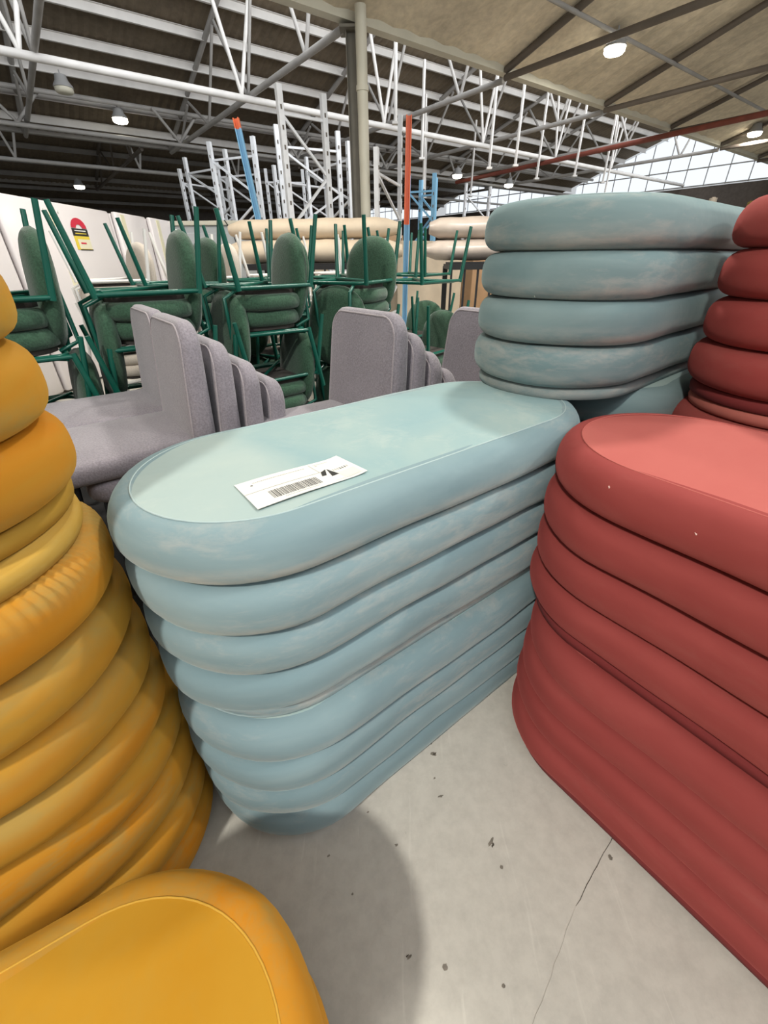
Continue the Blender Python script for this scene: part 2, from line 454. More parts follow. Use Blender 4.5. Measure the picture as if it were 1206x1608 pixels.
VG = 7.0; BAY = 9.5; ZE = 4.05; ZR = 7.0; SL = (ZR-ZE)/BAY
U0, U1 = -16, 24.5
def roof_sheet(name, v0, mat, pitch=.2):
    """corrugated sheet: high at v0, falls to the next valley"""
    bm = bmesh.new(); n = int((U1-U0)/pitch*2); rows = []
    for v, z in ((v0, ZR), (v0+BAY, ZE)):
        rows.append([bm.verts.new(W(U0 + (U1-U0)*i/n, v, z + (.03 if i % 2 else 0))) for i in range(n+1)])
    for i in range(n): bm.faces.new((rows[0][i], rows[0][i+1], rows[1][i+1], rows[1][i]))
    return struct(new_obj(name, bm, mat, smooth=False))
roofs = [roof_sheet('ceiling', VG-BAY, M_CREAM, .5), roof_sheet('ceiling', VG, M_CORR), roof_sheet('ceiling', VG+BAY, M_CORR), roof_sheet('ceiling', VG+2*BAY, M_CORR, .5)]
def zroof(v, v0): return ZR - SL*(v-v0)
# purlins under every bay, each its own part of the roof it carries
for rf, v0, mat, sp in ((roofs[0], VG-BAY, M_CREAM, 3.1), (roofs[1], VG, M_ROOFLT, .86), (roofs[2], VG+BAY, M_ROOFST, .95), (roofs[3], VG+2*BAY, M_ROOFST, 1.2)):
    k = 0; v = v0 + .15 + (.05 if v0 == VG else 0)
    while v < v0 + BAY - .1:
        bm = bmesh.new(); z = zroof(v, v0) - .09
        cprofile(bm, W(U0+.2, v, z), W(U1-.1, v, z), .06, .15)
        new_obj('purlin', bm, mat, rf, smooth=False); v += sp; k += 1
# valley gutters
for i, v in enumerate((VG, VG+BAY, VG+2*BAY)):
    bm = bmesh.new()
    prof = [(-.08, .08), (-.08, -.02), (.08, -.02), (.08, .08), (.07, .08), (.07, -.01), (-.07, -.01), (-.07, .08)]
    loft(bm, [[W(u, v+a, ZE-.03+b) for a, b in prof] for u in (U0, U1)])
    struct(new_obj('trim_%d' % (i+1), bm, M_PIPE if i == 0 else M_ROOFST, smooth=False))
# end wall far along U, its upper part glazed; window bars are parts
def wallpoly(name, pts, mat):
    bm = bmesh.new(); bm.faces.new([bm.verts.new(p) for p in pts]); return new_obj(name, bm, mat, smooth=False)
ew = struct(wallpoly('wall_right', [W(U1, -9, 0), W(U1, 36, 0), W(U1, 36, 3.7), W(U1, -9, 3.7)], M_WALLDK))
for i in range(3):
    v0 = VG + BAY*i
    g = struct(wallpoly('window_%d' % (i+1), [W(U1, v0+.2, 3.75), W(U1, v0+BAY-.9, 3.75), W(U1, v0+BAY-.9, zroof(v0+BAY-.9, v0)-.05), W(U1, v0+.2, zroof(v0+.2, v0)-.05)], M_SKYGL))
    v = v0 + .2
    while v < v0 + BAY - .9:
        bm = bmesh.new(); bar(bm, W(U1-.05, v, 3.72), W(U1-.05, v, zroof(v, v0)-.05), .03, .03, (UX, UY, 0)); new_obj('glazing_bar', bm, M_ROOFST, g, smooth=False); v += .8
    for z in (3.75, 4.35):
        ve = min(v0+BAY-.9, v0 + (ZR-z)/SL - .1)
        if ve > v0+.5:
            bm = bmesh.new(); bar(bm, W(U1-.06, v0+.2, z), W(U1-.06, ve, z), .04, .04); new_obj('glazing_bar', bm, M_ROOFST, g, smooth=False)
fwall = struct(wallpoly('wall_back', [W(U0, 35.5, 0), W(U1, 35.5, 0), W(U1, 35.5, 4.1), W(U0, 35.5, 4.1)], M_WALLDK))
lw = struct(wallpoly('wall_left', [W(U0, -9, 0), W(U0, 36, 0), W(U0, 36, 4.1), W(U0, -9, 4.1)], M_WALLDK))

# ---- roof trusses across each bay (V direction), members are parts
def truss(u, v0, label, mat, group, dens=4):
    e = empty('roof_truss', label, 'roof truss', W(u, v0, ZE), 0, group); inv = -W(u, v0, ZE)
    def part(name, a, b, r, m=mat, fn=tube):
        bm = bmesh.new()
        if fn is tube: tube(bm, [a+inv, b+inv], r, 8)
        else: angle(bm, a+inv, b+inv, r)
        new_obj(name, bm, m, e)
    zt = lambda v: zroof(v, v0) - .22
    part('bottom_chord', W(u, v0+.1, ZE-.08), W(u, v0+BAY-.1, ZE-.12), .05)
    part('top_chord', W(u, v0+.1, zt(v0+.1)), W(u, v0+BAY-.1, ZE-.02), .055)
    for k in range(dens):
        va = v0 + BAY*(k+.0)/dens + .1; vb = v0 + BAY*(k+.5)/dens; vc = v0+BAY*(k+1)/dens
        part('web_member', W(u, va, zt(va)), W(u, vb, ZE-.1), .03)
        if k < dens-1: part('web_member', W(u, vb, ZE-.1), W(u, vc, zt(vc)), .03)
    return e
tn = 0
for u in (8.01, 11.36, 14.6, 18.0, 21.3):
    names = {4.74: 'nearest the column', 8.01: 'second past the column', 11.36: 'third past the column', 14.6: 'fourth past the column', 18.0: 'fifth past the column', 21.3: 'beside the far end window'}
    truss(u, VG-BAY, 'dark steel roof truss under the cream roof, '+names[u], M_ROOFDK, 'trusses under the cream roof', 0)
for u, nm in ((-2.2, 'far left of the frame'), (1.3, 'second from the left'), (4.74, 'meeting the head of the column'), (8.2, 'right of the column'), (11.6, 'above the green chair legs'), (15.0, 'well past the column'), (18.4, 'near the daylit end window')):
    truss(u, VG, 'grey steel roof truss under the dark corrugated roof, '+nm, M_ROOFST, 'trusses under the dark roof')
for u, nm in ((-6, 'far left'), (-1, 'second from left'), (4, 'third from left, left of the column'), (9, 'just right of the column'), (14, 'fifth from left'), (19, 'by the far bright window')):
    truss(u, VG+BAY, 'thin far roof truss of the second dark bay, '+nm, M_ROOFDK, 'far roof trusses', 3)
# lattice girder along U: the long white tube with V webs rising to the roof
def girder(v, zb, label, mat, v0, r=.06, du=3.4, ua=-10, seed=0):
    e = empty('lattice_girder', label, 'roof girder', W(0, v, zb)); inv = -W(0, v, zb)
    def part(name, a, b, rr, m=mat):
        bm = bmesh.new(); tube(bm, [a+inv, b+inv], rr, 8); new_obj(name, bm, m, e)
    part('bottom_chord', W(ua, v, zb), W(U1-.3, v, zb-.1), r)
    zt = zroof(v, v0)-.2
    part('top_chord', W(ua, v, zt), W(U1-.3, v, zt), .05)
    u = ua+.9
    while u < U1-3:
        part('web_member', W(u, v, zb), W(u-.55, v-.1, zt), .035); part('web_member', W(u, v, zb), W(u+.55, v+.1, zt), .035); u += du
girder(10.3, 3.9, 'long white tube girder with paired V struts below the dark roof', M_ROOFLT, VG)
girder(14.6, 3.85, 'long pale girder deeper in the dark bay', M_ROOFST, VG, .045)
girder(19.5, 3.9, 'far pale girder in the second dark bay', M_ROOFLT, VG+BAY, .05)
# red oxide pipe
bm = bmesh.new(); tube(bm, [W(14.2, 14.1, 3.63), W(14.2, 7, 3.8), W(14.2, -1, 3.98)], .06, 10)
tag(new_obj('fire_pipe', bm, M_RUST), 'red oxide pipe running under the roof toward the end window', 'pipe')
# pale conduit under cream roof, parallel to the gutter
bm = bmesh.new(); tube(bm, [W(2, 5.6, 4.35), W(U1-1, 5.6, 4.35)], .03, 8)
tag(new_obj('conduit', bm, M_ROOFST), 'grey conduit under the cream roof beside the gutter', 'pipe')
# hanging droppers from the gutter line
for i, (u, v, z0, z1) in enumerate([(6.4, 8.0, 3.9, 3.35), (9.5, 8.4, 3.9, 3.0), (10.3, 8.3, 3.9, 3.1), (12.4, 9.2, 4.0, 3.1), (13.6, 8.8, 4.0, 3.2), (9.8, 11, 3.9, 2.9), (13.0, 12.2, 4.0, 3.0), (11.2, 12.5, 3.9, 2.9), (15.5, 9.0, 3.9, 3.2), (16.8, 9.6, 3.9, 3.0), (8.3, 9.4, 3.9, 3.2)]):
    bm = bmesh.new(); bar(bm, W(u, v, z0+.9), W(u, v, z1), .045, .045, (UX, UY, 0)); box(bm, W(u, v, z1-.02), (.12, .12, .04))
    tag(new_obj('hanging_bracket', bm, M_ROOFLT, smooth=False), ['pale roof hanger nearest the column', 'pale roof hanger left of the lower red pipe end', 'pale roof hanger close beside that one, slightly right', 'pale roof hanger above the middle of the red pipe', 'pale roof hanger crossing the red pipe before the window', 'short far hanger left of the red pipe', 'far hanger below the red pipe', 'far hanger left of the daylit end window', 'pale hanger in front of the end window, left part', 'pale hanger in front of the end window, right part', 'pale hanger between the column and the red pipe'][i], 'bracket', 'roof hangers')

# ---- column with downpipe
cpos = W(4.82, VG, 0)
cc = empty('steel_column', 'grey steel column rising behind the green chairs to the gutter', 'column', cpos)
bm = bmesh.new(); hbeam(bm, (0, 0, 0), (0, 0, ZE-.12), .16, .18); o = new_obj('column_shaft', bm, M_COLUMN, cc, smooth=False); o.rotation_euler = (0, 0, .9)
bm = bmesh.new(); box(bm, (0, 0, .01), (.32, .32, .02)); new_obj('base_plate', bm, M_COLUMN, cc, smooth=False)
bm = bmesh.new(); box(bm, (0, 0, ZE-.11), (.34, .34, .03)); new_obj('head_plate', bm, M_COLUMN, cc, smooth=False)
dp = empty('downpipe', 'cream round downpipe beside the grey steel column', 'pipe', W(4.80, VG-.24, 0))
bm = bmesh.new(); tube(bm, [(0, 0, .02), (0, 0, ZE+.06)], .078, 16); new_obj('pipe_run', bm, M_PIPE, dp)
for z in (1.62, 3.3):
    bm = bmesh.new(); tube(bm, [(0, 0, z-.03), (0, 0, z+.03)], .09, 16); new_obj('pipe_clamp', bm, M_COLUMN if z < 2 else M_PIPE, dp)

# ---- high-bay lamps
def lamp(p, label, power, on=True):
    e = empty('high_bay_lamp', label, 'ceiling lamp', p, 0, None)
    bm = bmesh.new(); rings = []
    for r, z in ((.04, .2), (.10, .19), (.12, .1), (.17, .03), (.18, 0)):
        rings.append([(r*math.cos(a), r*math.sin(a), z) for a in [2*math.pi*k/20 for k in range(20)]])
    loft(bm, rings, cap0=True, cap1=True); new_obj('lamp_housing', bm, M_LAMPB, e)
    bm = bmesh.new(); rings = [[(r*math.cos(a), r*math.sin(a), z) for a in [2*math.pi*k/20 for k in range(20)]] for r, z in ((.165, -.002), (.165, -.05), (.14, -.08), (.08, -.095))]
    loft(bm, rings); new_obj('lamp_lens', bm, M_GLOW if on else M_PIPE, e)
    bm = bmesh.new(); tube(bm, [(0, 0, .2), (0, 0, .26)], .012, 6); new_obj('suspension_rod', bm, M_LAMPB, e)
    if on and power:
        l = bpy.data.lights.new('lamp_light', 'AREA'); l.shape = 'DISK'; l.size = .34; l.energy = power; l.color = (1, .96, .88)
        lo = bpy.data.objects.new('lamp_light', l); COL.objects.link(lo); lo.parent = e; lo.location = (0, 0, -.12)
    return e
lamp((4.0, 10.1, 4.22), 'lit ceiling lamp under the cream roof, largest glow at top right', 120)
lamp((10.6, 15.6, 4.15), 'lit ceiling lamp at the right edge above the red stack', 120)
lamp((-6.32, 13.75, 4.2), 'lit round ceiling lamp on the dark roof at left', 0)
lamp((-10.96, 19.3, 3.6), 'small far lit lamp just above the white fridges', 0)
lamp((2.72, 18.7, 3.7), 'small far lamp above the blue rack', 0)
lamp((5.15, 21.1, 3.7), 'small far lamp left of the pale blue third ottoman', 0)
lamp((-6.3, 11.6, 4.2), 'unlit round lamp at upper left', 0, False)
# the same lamp grid continues behind and beside the photographer, plus one added lamp
lamp(tuple(Vector((-1.5, -2.6, 4.6))), 'lit ceiling lamp behind the photographer at left', 260)
lamp(tuple(Vector((5.2, .2, 4.6))), 'lit ceiling lamp right of the photographer', 130)
lamp((-1.7, 5.0, 4.2), 'unseen ceiling lamp added above the green chairs to brighten the fridges', 85)  # added out of frame to brighten the white fridge fronts
lamp(tuple(Vector((1.2, 3.2, 4.4))), 'lit ceiling lamp above the ottoman stacks out of frame', 130)

# ================================================================ OTTOMANS
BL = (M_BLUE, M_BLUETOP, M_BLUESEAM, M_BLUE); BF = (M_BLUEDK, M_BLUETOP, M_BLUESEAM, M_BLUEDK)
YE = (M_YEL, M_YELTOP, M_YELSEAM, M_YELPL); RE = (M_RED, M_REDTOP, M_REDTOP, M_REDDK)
gB, gY, gR = 'pale blue velvet ottomans', 'mustard yellow velvet ottomans', 'dusty red velvet ottomans'
ottoman(.0229, .892, 0, .6507, 'pale blue velvet ottoman on the floor, under the one with the paper label', gB, BL, seed=1, covered=True)
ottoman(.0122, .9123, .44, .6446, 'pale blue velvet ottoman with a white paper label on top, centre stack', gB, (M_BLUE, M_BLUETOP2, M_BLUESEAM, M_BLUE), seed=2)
fx, fy = .0229 + 1.19*math.cos(.66), .892 + 1.19*math.sin(.66)
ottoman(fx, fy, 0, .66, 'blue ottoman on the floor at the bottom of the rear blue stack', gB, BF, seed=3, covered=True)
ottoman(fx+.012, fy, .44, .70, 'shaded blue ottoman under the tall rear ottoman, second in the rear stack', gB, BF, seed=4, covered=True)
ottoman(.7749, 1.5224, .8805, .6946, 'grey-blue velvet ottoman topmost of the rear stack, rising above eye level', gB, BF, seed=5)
ottoman(-.9134, .2548, 0, .7422, 'mustard yellow ottoman on the floor at the bottom of the left stack', gY, YE, seed=6, covered=True)
ottoman(-.9307, .2632, .44, .6578, 'mustard yellow ottoman turned upside down, gathered edge showing, middle of left stack', gY, YE, True, True, seed=7)
ottoman(-.9416, .2798, .8805, .7222, 'mustard yellow ottoman topmost of the left stack', gY, YE, seed=8)
ottoman(-.5935, -.1345, 0, .5184, 'single mustard yellow ottoman in the bottom left foreground', gY, YE, seed=9)
ottoman(.8106, .4667, 0, -.933, 'dusty red velvet ottoman on the floor at right, lower of the front red pair', gR, RE, seed=10, covered=True)
ottoman(.7981, .5109, .44, -.9644, 'dusty red velvet ottoman with a pale pink top, upper of the front red pair', gR, RE, seed=11)
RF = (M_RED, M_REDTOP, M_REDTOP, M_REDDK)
ottoman(1.40, 1.165, 0, .23, 'red ottoman on the floor at the bottom of the rear red stack', gR, RF, seed=12, covered=True)
ottoman(1.39, 1.166, .44, .23, 'red ottoman turned upside down with pink base up, in the rear red stack', gR, (M_RED, M_REDTOP, M_REDTOP, M_REDPL), True, seed=13)
ottoman(1.3841, 1.1666, .8805, .2295, 'dark red velvet ottoman topmost of the rear red stack at the right edge', gR, RF, seed=14)

# ---- paper label on the blue ottoman
P0, P1, P2, P3 = [Vector(p) for p in ((-.2492, .6232, 0), (-.0895, .738, 0), (-.0283, .6709, 0), (-.1896, .5439, 0))]
ZL = .8848
def bil(s, t, dz=0):
    p = (P0*(1-s)+P1*s)*(1-t) + (P3*(1-s)+P2*s)*t
    return Vector((p.x, p.y, ZL + .0012*math.sin(s*5) + (.003*((s-.85)/.15)**2 if s > .85 else 0) + dz))
lab = empty('shipping_label', 'white paper shipping label with a barcode lying on the pale blue ottoman', 'label', bil(.5, .5)); li = -bil(.5, .5)
def patch(name, s0, s1, t0, t1, mat, dz=.0004, ns=2, pts=None):
    bm = bmesh.new()
    if pts: bm.faces.new([bm.verts.new(bil(s, t, dz)+li) for s, t in reversed(pts)])
    else:
        rows = [[bm.verts.new(bil(s0+(s1-s0)*i/ns, t, dz)+li) for i in range(ns+1)] for t in (t1, t0)]
        for i in range(ns): bm.faces.new((rows[0][i], rows[0][i+1], rows[1][i+1], rows[1][i]))
    return new_obj(name, bm, mat, lab, smooth=False)
bm = bmesh.new(); g = []
for dz in (0, -.0006): g.append([[bm.verts.new(bil(i/16, j/4, dz)+li) for i in range(17)] for j in range(5)])
for j in range(4):
    for i in range(16):
        bm.faces.new((g[0][j+1][i], g[0][j+1][i+1], g[0][j][i+1], g[0][j][i])); bm.faces.new((g[1][j][i], g[1][j][i+1], g[1][j+1][i+1], g[1][j+1][i]))
new_obj('paper', bm, M_PAPER, lab)
patch('rule_line', .0, .70, .46, .475, M_INKLT, ns=8); patch('rule_line', .675, .683, .05, .46, M_INKLT); patch('rule_line', .70, .98, .93, .94, M_INKLT)
rnd = random.Random(4); s = .17
while s < .60:
    wd = rnd.choice((.004, .004, .007, .010)); patch('barcode_bar', s, s+wd, .58, .86, M_INK); s += wd + rnd.choice((.004, .006, .008))
s = .13
while s < .62:
    wd = rnd.uniform(.006, .02); patch('print_mark', s, s+wd, .13, .155, M_INKLT); s += wd+.006
s = .25
while s < .55:
    patch('print_mark', s, s+.008, .90, .925, M_INKLT); s += .014
for k in range(2): patch('print_mark', .10+.01*k, .108+.01*k, .20, .235, M_INK)
s = .71
while s < .86: patch('print_mark', s, s+.012, .10, .12, M_INKLT); s += .018
patch('print_mark', .715, .735, .16, .19, M_INKLT)
patch('logo_triangle', 0, 0, 0, 0, M_INKDK, pts=[(.655, .64), (.70, .64), (.755, .40), (.69, .47)])
patch('logo_triangle', 0, 0, 0, 0, M_INKDK, pts=[(.725, .74), (.80, .72), (.765, .40)])
patch('shaded_panel', .80, .97, .64, .90, plain('faint_grey_print', (204, 203, 196), .7), .0003, 4)
for k in range(7):
    patch('print_mark', .795+.024*k, .806+.024*k, .48, .56, M_INK if k in (3, 4, 5) else M_INKLT)

# ================================================================ chair building
def rrect(w_, d_, r, n=6):
    P = []
    for sx, sy, a0 in ((1, -1, -90), (1, 1, 0), (-1, 1, 90), (-1, -1, 180)):
        for i in range(n+1):
            a = math.radians(a0 + 90*i/n); P.append((sx*(w_/2-r) + r*math.cos(a), sy*(d_/2-r) + r*math.sin(a)))
    return P
def pad(bm, w_, d_, h, r, e, z0=0, dome=0, mat=None, taper=None):
    """cushion: rounded-rectangle outline, rounded edges e; taper(x,y,z)->(x,y,z)"""
    rings = []
    K = 5
    prof = [(e*(1-math.sin(math.pi/2*i/K)), e*(1-math.cos(math.pi/2*i/K))) for i in range(K+1)]
    low = [(o, z) for o, z in prof]; high = [(o, h-z) for o, z in reversed(prof)]
    for o, z in low+high: rings.append([(x, y, z) for x, y in rrect(w_-2*o, d_-2*o, max(r-o, .005))])
    for k, (sc, q) in enumerate(((.85, .5), (.6, .85), (.3, 1), (.04, 1))):
        base = rrect(w_-2*e, d_-2*e, max(r-e, .005)); rings.append([(x*sc, y*sc, h+dome*q) for x, y in base])
    out = []
    for rg in rings:
        q = []
        for p in rg:
            p = Vector((p[0], p[1], p[2]+z0))
            if taper: p = Vector(taper(p))
            if mat: p = mat @ p
            q.append(p)
        out.append(q)
    loft(bm, out)
def grey_chair(label):
    """mauve fabric side chair, front towards -Y, nested stack mate step is +.1 Y, -.075 Z"""
    e = empty('upholstered_dining_chair', label, 'chair', (0, 0, 0), 0, 'mauve grey stacked dining chairs')
    bm = bmesh.new(); pad(bm, .46, .50, .072, .07, .03, .37, .012)
    new_obj('seat', bm, M_GREY, e)
    # backrest: built flat (x width, y height) then stood up at the rear, leaning slightly
    bm = bmesh.new()
    def tp(p):
        t = (p[1]+.225)/.45
        x = p[0]*(1-.10*max(0, t-.35)**1.5/.5)
        return (x, p[1], p[2]*(1.0-.28*t))
    mt = Matrix.Translation((0, .235, .585)) @ Matrix.Rotation(math.radians(90-5), 4, 'X')
    pad(bm, .46, .45, .085, .075, .03, -.0425, .004, mt, tp)
    new_obj('backrest', bm, M_GREY, e)
    # seam piping around the backrest's front edge (the side that faces the sitter, -Y)
    bm = bmesh.new()
    for zz in (.040,):
        P = rrect(.46-.03, .45-.03, .065, 6); P = P + [P[0]]
        pts = []
        for x, y in P:
            q = tp((x, y, zz)); pts.append(mt @ Vector(q))
        tube(bm, pts, .0035, 6)
    new_obj('seam_piping', bm, M_GREYSEAM, e)
    for sx in (-1, 1):
        for sy in (-1, 1):
            bm = bmesh.new(); tube(bm, [(sx*.19, sy*.19, .37), (sx*.215, sy*(.235 if sy < 0 else .27), 0)], .013, 10, .010); new_obj('leg', bm, M_BLKMET, e)
    return e
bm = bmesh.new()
loft(bm, [[W(u, v, z) for u, v in ((-3.0, 1.02), (1.9, 1.02), (1.9, 4.9), (-3.0, 4.9))] for z in (0, .01)])  # added sheet, its black stands in for the dark gap beneath the chairs
tag(new_obj('added_dark_sheet', bm, M_DARKSHEET, smooth=False), 'black sheet added to darken the gap under the stacked mauve-grey and green chairs', 'mat')
def R_(facing_rot): return (0, 0, facing_rot)
CR = -(math.pi/2 - ROTZ)      # local +Y (rear of chair) along +U
g0 = grey_chair('')
used = [False]
def place_grey(u, v, z, label, rz=0):
    p = W(u, v, z)
    if not used[0]:
        used[0] = True; g0.location = p; g0.rotation_euler = (0, 0, CR+rz); g0['label'] = label; return g0
    return dup(g0, p, (0, 0, CR+rz), label)
GST = [(.16, 1.70, 4, 'in the front left stack'), (.17, 2.14, 4, 'in the stack behind the front left one'), (.78, 1.40, 4, 'in the middle stack by the blue ottoman'), (1.42, 1.37, 2, 'in the stack behind the tall blue ottoman')]
ordn = ['topmost', 'second from top', 'third from top', 'lowest']
for (u, v, n, nm) in GST:
    for k in range(n):
        place_grey(u-.04 + .088*k, v, .237-.075*k if n == 4 else .20-.18*k, 'mauve-grey fabric chair, %s %s' % (ordn[k] if k < n-1 else 'lowest', nm))

def boucle_chair(name, label, mf, mm, group):
    """round-backed boucle chair, front -Y, steel tube legs; seat top at .46, underside at .35"""
    e = empty(name, label, 'chair', (0, 0, 0), 0, group)
    bm = bmesh.new(); pad(bm, .47, .45, .085, .17, .038, .375, .0); new_obj('seat', bm, mf, e)
    bm = bmesh.new(); loft(bm, [[(x, y, z) for x, y in rrect(.40-o, .38-o, .13)] for o, z in ((.02, .352), (0, .356), (0, .38))]); new_obj('underside_panel', bm, M_BLACK, e, smooth=False)
    # oval back: thick superellipse pad
    bm = bmesh.new(); rings = []; n = 28
    mt = Matrix.Translation((0, .225, .60)) @ Matrix.Rotation(math.radians(-7), 4, 'X')
    K = 12
    for i in range(K+1):
        t = -math.pi/2 + math.pi*i/K; sc = max(.02, math.cos(t)**.45); yy = .052*math.sin(t)
        ring = []
        for k in range(n):
            a = 2*math.pi*k/n; ca, sa = math.cos(a), math.sin(a)
            x = .215*sc*math.copysign(abs(ca)**.85, ca); z = .245*(1-(1-sc)*.75)*math.copysign(abs(sa)**.8, sa)
            ring.append(mt @ Vector((x, -yy + .10*(x*x)*0 , z)))
        rings.append(ring)
    loft(bm, rings); new_obj('backrest', bm, mf, e)
    bm = bmesh.new(); ring = [mt @ Vector((.212*math.cos(a), .004, .243*math.sin(a))) for a in [math.pi*k/20 for k in range(21)]]
    tube(bm, ring, .005, 6); new_obj('back_seam', bm, mf, e)
    zr = .352
    bm = bmesh.new(); pts = [(x, y, zr-.008) for x, y in rrect(.42, .42, .06, 4)]; pts.append(pts[0]); tube(bm, pts, .0105, 8); new_obj('seat_frame', bm, mm, e)
    for s in (-1, 1):
        bm = bmesh.new(); tube(bm, [(s*.225, -.235, zr-.012), (s*.225, .235, zr-.012)], .0105, 8); new_obj('side_rail', bm, mm, e)
        bm = bmesh.new(); tube(bm, [(s*.12, .19, zr), (s*.13, .275, .39), (s*.12, .268, .55), (s*.10, .262, .70)], .0105, 8); new_obj('back_support', bm, mm, e)
        for t in (-1, 1):
            bm = bmesh.new(); tube(bm, [(s*.222, t*.225, zr), (s*.245, t*.285, 0)], .0145, 10, .0115); new_obj('leg', bm, mm, e)
    bm = bmesh.new(); tube(bm, [(-.225, -.2, zr-.02), (.225, .2, zr-.02)], .0095, 8); new_obj('cross_brace', bm, mm, e)
    return e
gch = boucle_chair('boucle_chair', '', M_GREEN, M_GRMET, 'stacked green chairs')
bch = boucle_chair('boucle_chair', '', M_BEIGE, M_WHMET, 'stacked beige chairs')
first = {id(gch): False, id(bch): False}
def place_ch(proto, u, v, z, rz, inv, label):
    p = W(u, v, z)
    rot = (0, 0, rz) if not inv else (math.pi, 0, rz)
    if inv: p.z = z + .46
    if not first[id(proto)]:
        first[id(proto)] = True; proto.location = p; proto.rotation_euler = rot; proto['label'] = label; return proto
    return dup(proto, p, rot, label)
def pile(proto, u, v, rz, rz2, what, where, levels=4, j=0):
    """upright chair, one upside down on its seat, another upright on that, another upside down on top"""
    z = 0
    nm = ['upright on the floor', 'upside down, second', 'upright, third up', 'upside down on top']
    for k in range(levels):
        inv = k % 2 == 1
        ang = (rz if not inv else rz2) + random.uniform(-.07, .07)
        place_ch(proto, u + random.uniform(-.02, .02), v + random.uniform(-.02, .02), (0, .46, .50, .96)[k], CR+ang, inv, '%s, %s, %s' % (what, nm[k], where))
G = 'green chair'
pile(gch, -.76, 2.66, 0, 0, G, 'front pile beyond the left edge')
pile(gch, -.14, 2.66, .05, 0, G, 'front pile by the yellow stack')
pile(gch, .48, 2.68, 0, 0, G, 'front pile before the energy sticker')
pile(gch, 1.10, 2.70, 0, .15, G, 'front pile behind the mauve backs')
pile(gch, 1.79, 2.72, .35, .5, G, 'front pile before the column')
pile(gch, 2.45, 2.72, .1, .2, G, 'front pile beside the tall blue ottoman', 2)
pile(gch, .85, 3.42, .2, 0, G, 'second row, leftmost pile')
pile(gch, 1.50, 3.42, .1, .3, G, 'second row, left of the column')
pile(gch, 2.20, 3.42, -.2, .3, G, 'second row, right of the column')
pile(gch, 2.95, 3.42, .3, .1, G, 'second row, right end', 2)
def bare(u, v, z, rz, label):
    e = empty('bare_chair_frame', label, 'chair frame', W(u, v, z), 0, 'green steel chair frames'); e.rotation_euler = (math.pi, 0, CR+rz)
    for ch in gch.children:
        if ch.name.split('.')[0] in ('seat_frame', 'side_rail', 'leg', 'cross_brace'):
            c = ch.copy(); COL.objects.link(c); c.parent = e
    return e
bare(2.42, 2.74, 1.40, .15, 'upturned green steel frame without a seat, beside the tall blue ottoman')
bare(2.98, 3.40, 1.42, .3, 'upturned green steel frame before the black barred stillage')
B_ = 'beige chair'
pile(bch, .6, 4.4, .2, 0, B_, 'left pile before the fridges')
pile(bch, 1.35, 4.4, .1, .2, B_, 'second pile before the fridges')
pile(bch, 2.1, 4.5, .2, .1, B_, 'third pile before the grey cabinet')
pile(bch, 2.9, 4.6, -.2, .3, B_, 'pile left of the column')
# ================================================================ background things
# row of white fridges facing right
def fridge(x, y, label, sticker=False, w_=.92, h=1.75):
    e = empty('refrigerator', label, 'refrigerator', (x, y, 0), 0, 'white refrigerators along the left')
    bm = bmesh.new(); box(bm, (-.35, 0, h/2), (.62, w_-.02, h-.04), .01); new_obj('cabinet', bm, M_FRIDGE, e, smooth=False)
    bm = bmesh.new(); box(bm, (0, 0, h/2+.01), (.06, w_-.03, h-.03), .018); new_obj('door', bm, M_FRIDGE, e)
    bm = bmesh.new(); box(bm, (.034, -w_*(.1 if w_ > 1.5 else .3), h/2), (.008, .09, h-.05)); new_obj('packing_strip', bm, M_PACK, e, smooth=False)
    for q in (-.3, .3):
        bm = bmesh.new(); box(bm, (-.3, q, .012), (.5, .06, .024)); new_obj('foot', bm, M_BLKMET, e, smooth=False)
    if sticker:
        st = empty('energy_label', '', '', (0, 0, 0)); del st['label']; del st['category']; st.parent = e; st.location = (0, .40, 0)
        def sp(name, y0, y1, z0, z1, m, d): 
            bm = bmesh.new(); box(bm, (.033+d, (y0+y1)/2, (z0+z1)/2), (.003, y1-y0, z1-z0)); return new_obj(name, bm, m, st, smooth=False)
        sp('yellow_panel', -.34, -.06, 1.33, 1.46, M_YELINK, 0); sp('black_band', -.34, -.06, 1.46, 1.53, M_BLKINK, .0005)
        sp('print_line', -.30, -.10, 1.505, 1.515, M_PAPER, .002); sp('print_line', -.30, -.10, 1.48, 1.488, M_YELINK, .002)
        sp('print_line', -.25, -.15, 1.385, 1.40, M_REDINK, .002); sp('lower_panel', -.29, -.06, 1.34, 1.43, M_PACK, .0006); sp('shadow_edge', -.29, -.05, 1.325, 1.335, M_BLKINK, .0003)
        bm = bmesh.new(); ri = [bm.verts.new((.035, -.20+.055*math.cos(a), 1.535+.035*math.sin(a))) for a in [math.pi*k/12 for k in range(13)]]; ro = [bm.verts.new((.035, -.20+.14*math.cos(a), 1.535+.095*math.sin(a))) for a in [math.pi*k/12 for k in range(13)]]
        for k in range(12): bm.faces.new((ri[k], ro[k], ro[k+1], ri[k+1]))
        new_obj('red_arc', bm, M_REDINK, st, smooth=False)
        for k in range(3):
            bm = bmesh.new(); tube(bm, [(.03, -.3+.11*k, 1.665), (.036, -.3+.11*k, 1.665)], .012, 8); new_obj('indicator_cap', bm, M_PAPER, e)
    return e
fridge(-3.42, 3.62, 'white refrigerator at the left edge of the frame', False, 1.84)
fridge(-3.40, 5.47, 'widest white refrigerator, with a red and yellow energy sticker', True, 1.84)
fridge(-3.34, 6.82, 'narrow white refrigerator just past the stickered one', False, .82)
fridge(-3.30, 7.83, 'last white refrigerator, before the grey cabinet', False, 1.16)
